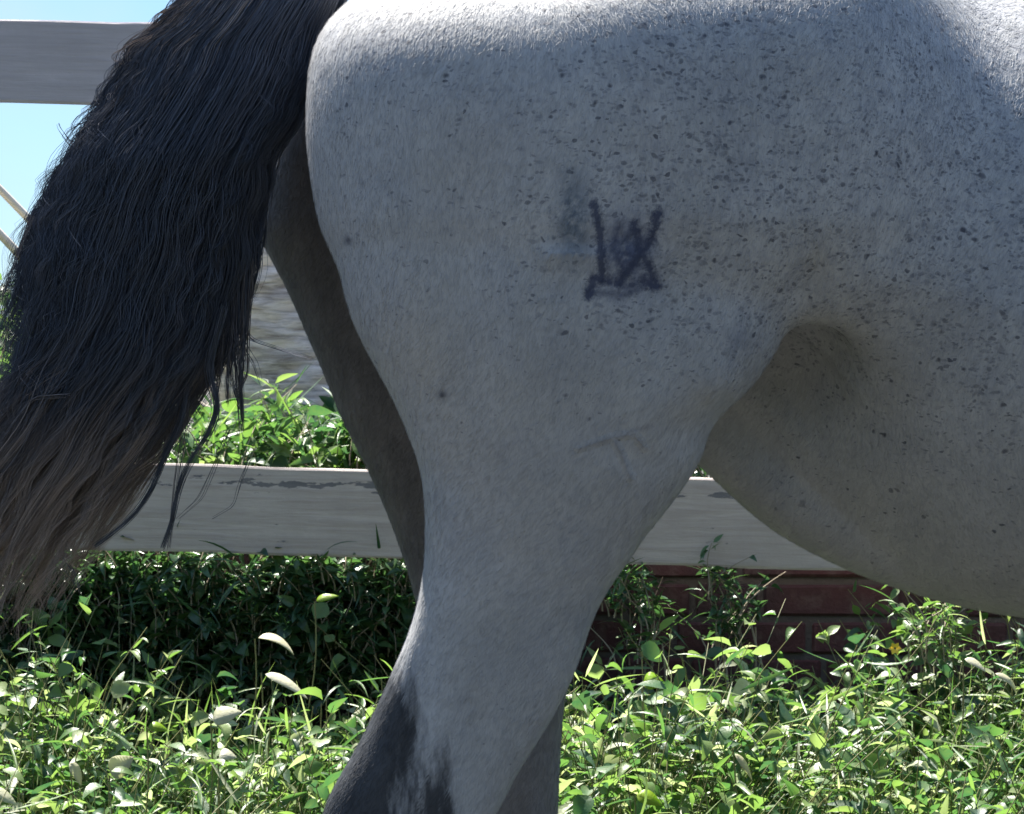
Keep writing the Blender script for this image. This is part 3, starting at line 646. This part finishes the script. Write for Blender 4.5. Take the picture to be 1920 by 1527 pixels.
# dark hock with vertical streaks
stk = m.noise(m.map(c, (60, 60, 14), (0, R(-25), 0)), 1.0, 4, .65)
dkm = m.range(m.math('ADD', m.attr('dark').outputs['Fac'], m.math('MULTIPLY', m.math('SUBTRACT', stk, .5), 1.3)), .22, .75, 0, 1, True)
dkm = m.math('MULTIPLY', dkm, m.range(m.attr('dark').outputs['Fac'], 0, .25))
col = m.mix(m.math('MULTIPLY', dkm, m.range(n_mid, .2, .7, .98, .85)), col, (.007, .010, .016))
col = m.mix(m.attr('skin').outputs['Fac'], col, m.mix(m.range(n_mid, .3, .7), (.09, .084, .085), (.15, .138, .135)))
m.val(col, m.b.inputs['Base Color']); m.b.inputs['Roughness'].default_value = .62; m.b.inputs['Specular IOR Level'].default_value = .3
m.b.inputs['Sheen Weight'].default_value = .0; m.b.inputs['Sheen Roughness'].default_value = .4
# bump: hair grain, long soft muscle and skin folds, veins
vein = strokes([[(1085, 842), (1150, 822), (1190, 815), (1212, 842)], [(1150, 824), (1166, 850), (1186, 900)]], 3.5*pxm, 7*pxm)
hgt = m.math('ADD', m.math('MULTIPLY', n_fine, .0005), m.math('MULTIPLY', m.noise(m.map(c, (160, 160, 45), (0, R(20), 0)), 1.0, 4, .7), .0009))
hgt = m.math('ADD', hgt, m.math('MULTIPLY', m.noise(c, 16, 3), .003)); hgt = m.math('ADD', hgt, m.math('MULTIPLY', m.math('MULTIPLY', vein, nearside), .0022))
m.bump(hgt, .8, 1.0)
COAT = m.m
horse = empty('horse', (.5, .38, 0)); HOFF = -np.array([.5, .38, 0])
tag(horse, 'flea bitten grey horse with a dark brand on its thigh and a black windblown tail', 'horse')
# keep object space = world space for the coat pattern: the body's origin is put back at the world origin
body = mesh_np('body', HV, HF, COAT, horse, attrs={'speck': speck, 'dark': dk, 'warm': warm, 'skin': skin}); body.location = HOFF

# short coat: fine hairs lying back and down over the hindquarters
def short_coat(n=230000):
    A_, B_, C_, D_ = (HV[HF[:, i]] for i in range(4)); nrm = np.cross(C_-A_, D_-B_); ar = np.linalg.norm(nrm, axis=1); nrm /= ar[:, None]+1e-12
    ctr = (A_+C_)/2; s_ = (ctr[:, 1]-CAM_Y)*K; px = ctr[:, 0]/s_+960; py = 680+(CAM_Z-ctr[:, 2])/s_
    vis = (px > 400) & (px < 2010) & (py > -110) & (py < 1600) & (nrm[:, 1] < .45) & (ctr[:, 1] < .62)
    p = np.where(vis, ar, 0); p = p/p.sum(); f = RS.choice(len(HF), n, p=p); u, v = RS.rand(n, 1), RS.rand(n, 1)
    root_ = A_[f]*(1-u)*(1-v)+B_[f]*u*(1-v)+C_[f]*u*v+D_[f]*(1-u)*v; N_ = nrm[f]
    w_ = smooth_flow(root_); D0 = np.stack([-.45+w_, .1+0*w_, -.9+.3*w_], -1)+RS.normal(0, .22, (n, 3))
    D0 -= (D0*N_).sum(1, keepdims=True)*N_; D0 /= np.linalg.norm(D0, axis=1, keepdims=True)
    S_ = np.cross(D0, N_)+RS.normal(0, .25, (n, 3)); S_ /= np.linalg.norm(S_, axis=1, keepdims=True)
    Ln = RS.uniform(.005, .011, (n, 1)); wd = .00022; V = []
    for t_, q_ in ((0, 1), (.5, .8), (1, .15)):
        c_ = root_+D0*Ln*t_+N_*(Ln*(.16*t_+.03)-.0004)
        V += [c_-S_*wd*q_, c_+S_*wd*q_]
    V = np.stack(V, 1).reshape(-1, 3); b = np.arange(n)[:, None]*6
    F = np.concatenate([b+np.array([[0, 1, 3, 2]]), b+np.array([[2, 3, 5, 4]])])
    vi = HF[f, 0]; at_ = {k_: np.repeat(a_[vi], 6) for k_, a_ in (('speck', speck), ('dark', dk), ('warm', warm), ('skin', skin))}
    o = mesh_np('short_coat', V, F, COAT, horse, attrs=at_); o.location = HOFF; o['kind'] = 'stuff'
def smooth_flow(P): return .55*np.sin(P[:, 0]*5.2+1.3)*np.cos(P[:, 2]*4.1)+.25*np.sin(P[:, 0]*17+P[:, 2]*13)
short_coat()

# hooves and eyes
m = NT('hoof_horn'); m.val(m.mix(m.noise(m.map(m.obj(), (4, 4, 80)), 1, 3), (.05, .045, .04), (.12, .1, .08)), m.b.inputs['Base Color']); m.b.inputs['Roughness'].default_value = .5
t = np.linspace(0, 2*np.pi, 24, endpoint=False)
for (hx, hy) in ((W(790, 0, .14)[0]-.005, .14), (W(1040, 0, .49)[0], .49), (1.26, cy_(1.25, -.12)), (1.26, cy_(1.25, .12))):
    V = []; F = []
    for i, (z, r, o) in enumerate(((.0, .068, .015), (.004, .07, .015), (.07, .056, 0), (.075, .05, 0), (.075, .0, 0))):
        for a in t: V.append((hx+o+1.12*r*math.cos(a), hy+r*math.sin(a), z))
        if i: F += [((i-1)*24+j, (i-1)*24+(j+1) % 24, i*24+(j+1) % 24, i*24+j) for j in range(24)]
    F.append(tuple(range(24))[::-1]); mesh_py('hoof', np.array(V)+HOFF, [f for f in F], m.m, horse, True)
m = NT('eye_dark'); m.b.inputs['Base Color'].default_value = (.01, .008, .006, 1); m.b.inputs['Roughness'].default_value = .08
for o in (-.066, .066):
    u = np.linspace(0, np.pi, 9); V = np.array([(1.81+.02*math.sin(a)*math.cos(b), cy_(1.81, o)+.014*math.sin(a)*math.sin(b), 1.51+.018*math.cos(a)) for a in u for b in t])
    F = [(i*24+j, i*24+(j+1) % 24, (i+1)*24+(j+1) % 24, (i+1)*24+j) for i in range(8) for j in range(24)]; mesh_py('eye', V+HOFF, F, m.m, horse, True)

# ------------------------------------------------------------------ tail
m = NT('tail_hair'); at = m.attr('tip').outputs['Fac']; rn = m.attr('rnd').outputs['Fac']
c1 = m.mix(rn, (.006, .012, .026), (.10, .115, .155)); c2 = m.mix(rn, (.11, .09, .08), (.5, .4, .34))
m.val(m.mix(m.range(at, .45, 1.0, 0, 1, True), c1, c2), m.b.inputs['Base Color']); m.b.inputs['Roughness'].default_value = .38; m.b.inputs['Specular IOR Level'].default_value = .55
HAIR = m.m
Lp = np.array([(-140, 560), (-80, 430), (0, 345), (48, 308), (84, 262), (130, 240), (198, 198), (275, 147), (345, 103), (410, 68), (513, 24), (620, -14), (700, -55), (790, -110), (900, -170), (1050, -210), (1200, -235)], float)
Rp = np.array([(-140, 660), (-80, 655), (0, 640), (60, 612), (130, 600), (210, 560), (300, 505), (400, 484), (500, 470), (600, 448), (660, 425), (740, 378), (800, 340), (870, 290), (950, 235), (1050, 165), (1150, 110), (1200, 90)], float)
def tail_path(s, dep, py):
    "s (n,1) 0..1 across, py (n,k) -> world points"
    lx = np.interp(py, Lp[:, 0], Lp[:, 1]); rx = np.interp(py, Rp[:, 0], Rp[:, 1])
    px = lx+(rx-lx)*s
    # at the sides the hair lies at mid-depth, in the middle it bulges towards and away from the camera
    half = np.interp(py, [-140, 0, 300, 700, 1150], [.035, .06, .085, .08, .07])*np.sqrt(np.clip(1-(2*s-1)**2, .03, 1))
    y = np.interp(py, [-140, 0, 300, 1150], [.34, .33, .30, .26])+dep*half
    return px, y
def make_strands(nl, per, s_rng, end_rng, clump, wave, thick, start=-140, front=False, k=44):
    n = nl*per; s0 = RS.uniform(*s_rng, nl); dp = RS.uniform(-1, 1, nl); 
    if front: dp = -np.sqrt(RS.rand(nl))
    end = RS.uniform(*end_rng, nl); t = np.linspace(0, 1, k)
    sL = np.repeat(s0, per)[:, None]; dL = np.repeat(dp, per)[:, None]
    e = np.repeat(end, per)*RS.uniform(.86, 1.04, n)
    py = start+(e[:, None]-start)*t[None, :]
    spread = (1-clump*t[None, :]**1.2)
    sS = sL+RS.normal(0, .035, (n, 1))*spread+np.repeat(smooth_noise(nl, k, 9), per, 0)*.012*t
    dS = dL+RS.normal(0, .16, (n, 1))*spread
    px, y = tail_path(np.clip(sS, -.03, 1.03), np.clip(dS, -1.15, 1.15), py)
    ph = np.repeat(RS.uniform(0, 6.28, nl), per)[:, None]; per_ = np.repeat(RS.uniform(70, 220, nl), per)[:, None]; am = np.repeat(RS.uniform(.2, 1.3, nl), per)[:, None]*wave*1.05
    grow = np.clip(t*1.4, .12, 1)[None, :]
    px = px+am*grow*np.sin(2*np.pi*py/per_+ph)+np.repeat(smooth_noise(nl, k, 4), per, 0)*6*grow+np.repeat(smooth_noise(nl, k, 2), per, 0)*1.6*grow+smooth_noise(n, k, 5)*2.2*grow+smooth_noise(n, k, 2)*.6*grow
    y = y+am*grow*.0004*np.cos(2*np.pi*py/per_*.8+ph)
    s = (y-CAM_Y)*K; P = np.stack([(px-960)*s, y, CAM_Z-(py-680)*s], -1)
    rad = thick*RS.uniform(.6, 1.3, (n, 1))*(1-.75*t[None, :]**2.5)
    V, F = tubes(P, rad, 3)
    tip = np.clip((py-450)/600, 0, 1)*.85+.3*t[None, :]**3+.9*np.clip(1.15-py/330, 0, 1)*np.clip(1.6-2.0*sL, 0, 1)*(dL < -.2)*np.repeat(RS.rand(nl)**.7, per)[:, None]+np.repeat(RS.normal(0, .07, nl), per)[:, None]  # brown hair ends, plus a sunlit sheen painted onto the upper left front locks
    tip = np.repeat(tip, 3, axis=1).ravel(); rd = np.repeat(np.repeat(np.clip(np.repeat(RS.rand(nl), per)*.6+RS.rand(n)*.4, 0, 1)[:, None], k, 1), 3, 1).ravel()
    return V, F, tip, rd
def free_locks(paths, per, thick, wid):
    "separate wisps, path points in photo pixels"
    out = []
    for pts, y0, n in paths:
        k = 30; t = np.linspace(0, 1, k); pts = np.array(pts, float); u = np.linspace(0, 1, len(pts))
        px = np.interp(t, u, pts[:, 0]); py = np.interp(t, u, pts[:, 1]); ker = np.ones(5)/5
        px = np.convolve(np.pad(px, 2, mode='edge'), ker, 'valid'); py = np.convolve(np.pad(py, 2, mode='edge'), ker, 'valid')
        sp = wid*(1-.6*t)
        PXs = px+RS.normal(0, 1, (n, 1))*sp+smooth_noise(n, k, 4)*1.2; PYs = py+RS.normal(0, 3, (n, 1)); yy = y0+RS.normal(0, .004, (n, 1))+0*PXs
        s = (yy-CAM_Y)*K; P = np.stack([(PXs-960)*s, yy, CAM_Z-(PYs-680)*s], -1)
        V, F = tubes(P, thick*np.ones((n, 1))*(1-.6*t[None, :]), 3)
        out.append((V, F, np.full(len(V), .35+.3*RS.rand()), RS.rand(len(V))))
    return out
parts = [make_strands(150, 30, (.2, 1), (780, 1150), .6, 6, .00055),
         make_strands(110, 30, (.2, .85), (900, 1190), .78, 12, .0005, front=True),
         make_strands(70, 30, (.0, .22), (430, 690), .6, 9, .00055),
         make_strands(50, 30, (.0, .22), (330, 700), .7, 14, .0005, front=True),
         make_strands(70, 26, (.15, .5), (500, 900), .6, 13, .00045, front=True),
         make_strands(60, 26, (.5, 1), (560, 830), .7, 9, .00045, front=True),
         make_strands(80, 7, (-.03, .09), (120, 640), .5, 22, .00038, front=True),
         make_strands(90, 7, (.15, .95), (1000, 1240), .4, 22, .00038),
         make_strands(60, 5, (.1, 1.0), (300, 900), .3, 26, .00035, front=True)]
parts += free_locks([([(380, 560), (372, 650), (350, 720), (345, 790), (310, 850), (285, 925), (235, 985), (170, 1030)], .24, 34),
                     ([(420, 560), (400, 640), (385, 700), (408, 745), (400, 800), (355, 860), (330, 920), (325, 975), (300, 1035)], .235, 30),
                     ([(345, 640), (340, 720), (350, 800), (335, 870), (325, 960), (315, 1035)], .25, 10),
                     ([(455, 600), (470, 640), (530, 660), (585, 675)], .27, 5), ([(455, 640), (478, 680), (490, 720)], .27, 4),
                     ([(430, 800), (400, 880), (375, 935), (330, 975)], .25, 4), ([(470, 860), (455, 900), (440, 950), (395, 975)], .25, 3),
                     ([(180, 300), (150, 290), (115, 245), (108, 232)], .28, 5),
                     ([(66, 605), (30, 700), (-30, 760)], .27, 6), ([(85, 430), (40, 520), (5, 610), (-15, 650)], .26, 10), ([(60, 400), (30, 480), (0, 560), (-20, 590)], .27, 8), ([(130, 740), (60, 745), (25, 790), (0, 830)], .2, 16),
                     ([(462, 470), (460, 620), (451, 700), (456, 790)], .26, 26), ([(450, 480), (441, 620), (446, 700), (454, 815)], .26, 26), ([(438, 500), (437, 620), (426, 700), (428, 760)], .26, 24), ([(420, 520), (415, 620), (412, 700), (406, 740)], .26, 24), ([(446, 500), (447, 620), (432, 700), (452, 770)], .26, 20), ([(468, 480), (460, 620), (463, 700), (444, 740)], .26, 20), 
                     ([(120, 1050), (140, 1080), (150, 1110)], .24, 5)], 0, .0005, 5)
TV, TF = join([(p[0], p[1]) for p in parts]); tip = np.concatenate([p[2] for p in parts]); rd = np.concatenate([p[3] for p in parts])
# dense inner body of hair so that the upper tail is opaque
kz, ka = 60, 28; py = np.linspace(-140, 720, kz); aa = np.linspace(0, 2*np.pi, ka, endpoint=False)
lx = np.interp(py, Lp[:, 0], Lp[:, 1]); rx = np.interp(py, Rp[:, 0], Rp[:, 1]); cxp = (lx+rx)/2+np.interp(py, [100, 600], [0, 45]); hwp = (rx-lx)/2*np.interp(py, [-140, 100, 400, 560, 720], [.93, .88, .7, .5, .1])
half = np.interp(py, [-140, 0, 300, 600, 800], [.03, .05, .06, .045, .006]); yy0 = np.interp(py, [-140, 0, 300, 1150], [.34, .33, .30, .26])
PXc = cxp[:, None]+hwp[:, None]*np.cos(aa)+4*np.sin(aa*9+py[:, None]*.01); YY = yy0[:, None]+half[:, None]*np.sin(aa)*(1+.05*np.sin(aa*11)); s = (YY-CAM_Y)*K
CV = np.stack([(PXc-960)*s, YY, CAM_Z-(py[:, None]-680)*s], -1).reshape(-1, 3)
i, j = np.meshgrid(np.arange(kz-1), np.arange(ka), indexing='ij'); j2 = (j+1) % ka; CF = np.stack([i*ka+j, i*ka+j2, (i+1)*ka+j2, (i+1)*ka+j], -1).reshape(-1, 4)
ta, fa = join([(TV, TF), (CV, CF)])
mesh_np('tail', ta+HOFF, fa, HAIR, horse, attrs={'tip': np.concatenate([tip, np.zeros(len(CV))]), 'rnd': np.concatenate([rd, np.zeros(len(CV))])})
# mane (outside the photo)
n, k = 900, 14; t = np.linspace(0, 1, k); u = RS.rand(n, 1); bx = 1.2+.5*u; bz = 1.47+.2*u**1.2
P = np.stack([bx+.05*t+RS.normal(0, .012, (n, 1))*t, cy_(bx)-.02-.13*np.sin(t*1.5)+RS.normal(0, .01, (n, 1)), bz-.26*t**1.4+.02*np.sin(t*3)], -1)
V, F = tubes(P, np.full((n, k), .0016)*(1-.6*t), 3); mesh_np('mane', V+HOFF, F, HAIR, horse, attrs={'tip': np.zeros(len(V)), 'rnd': RS.rand(len(V))})
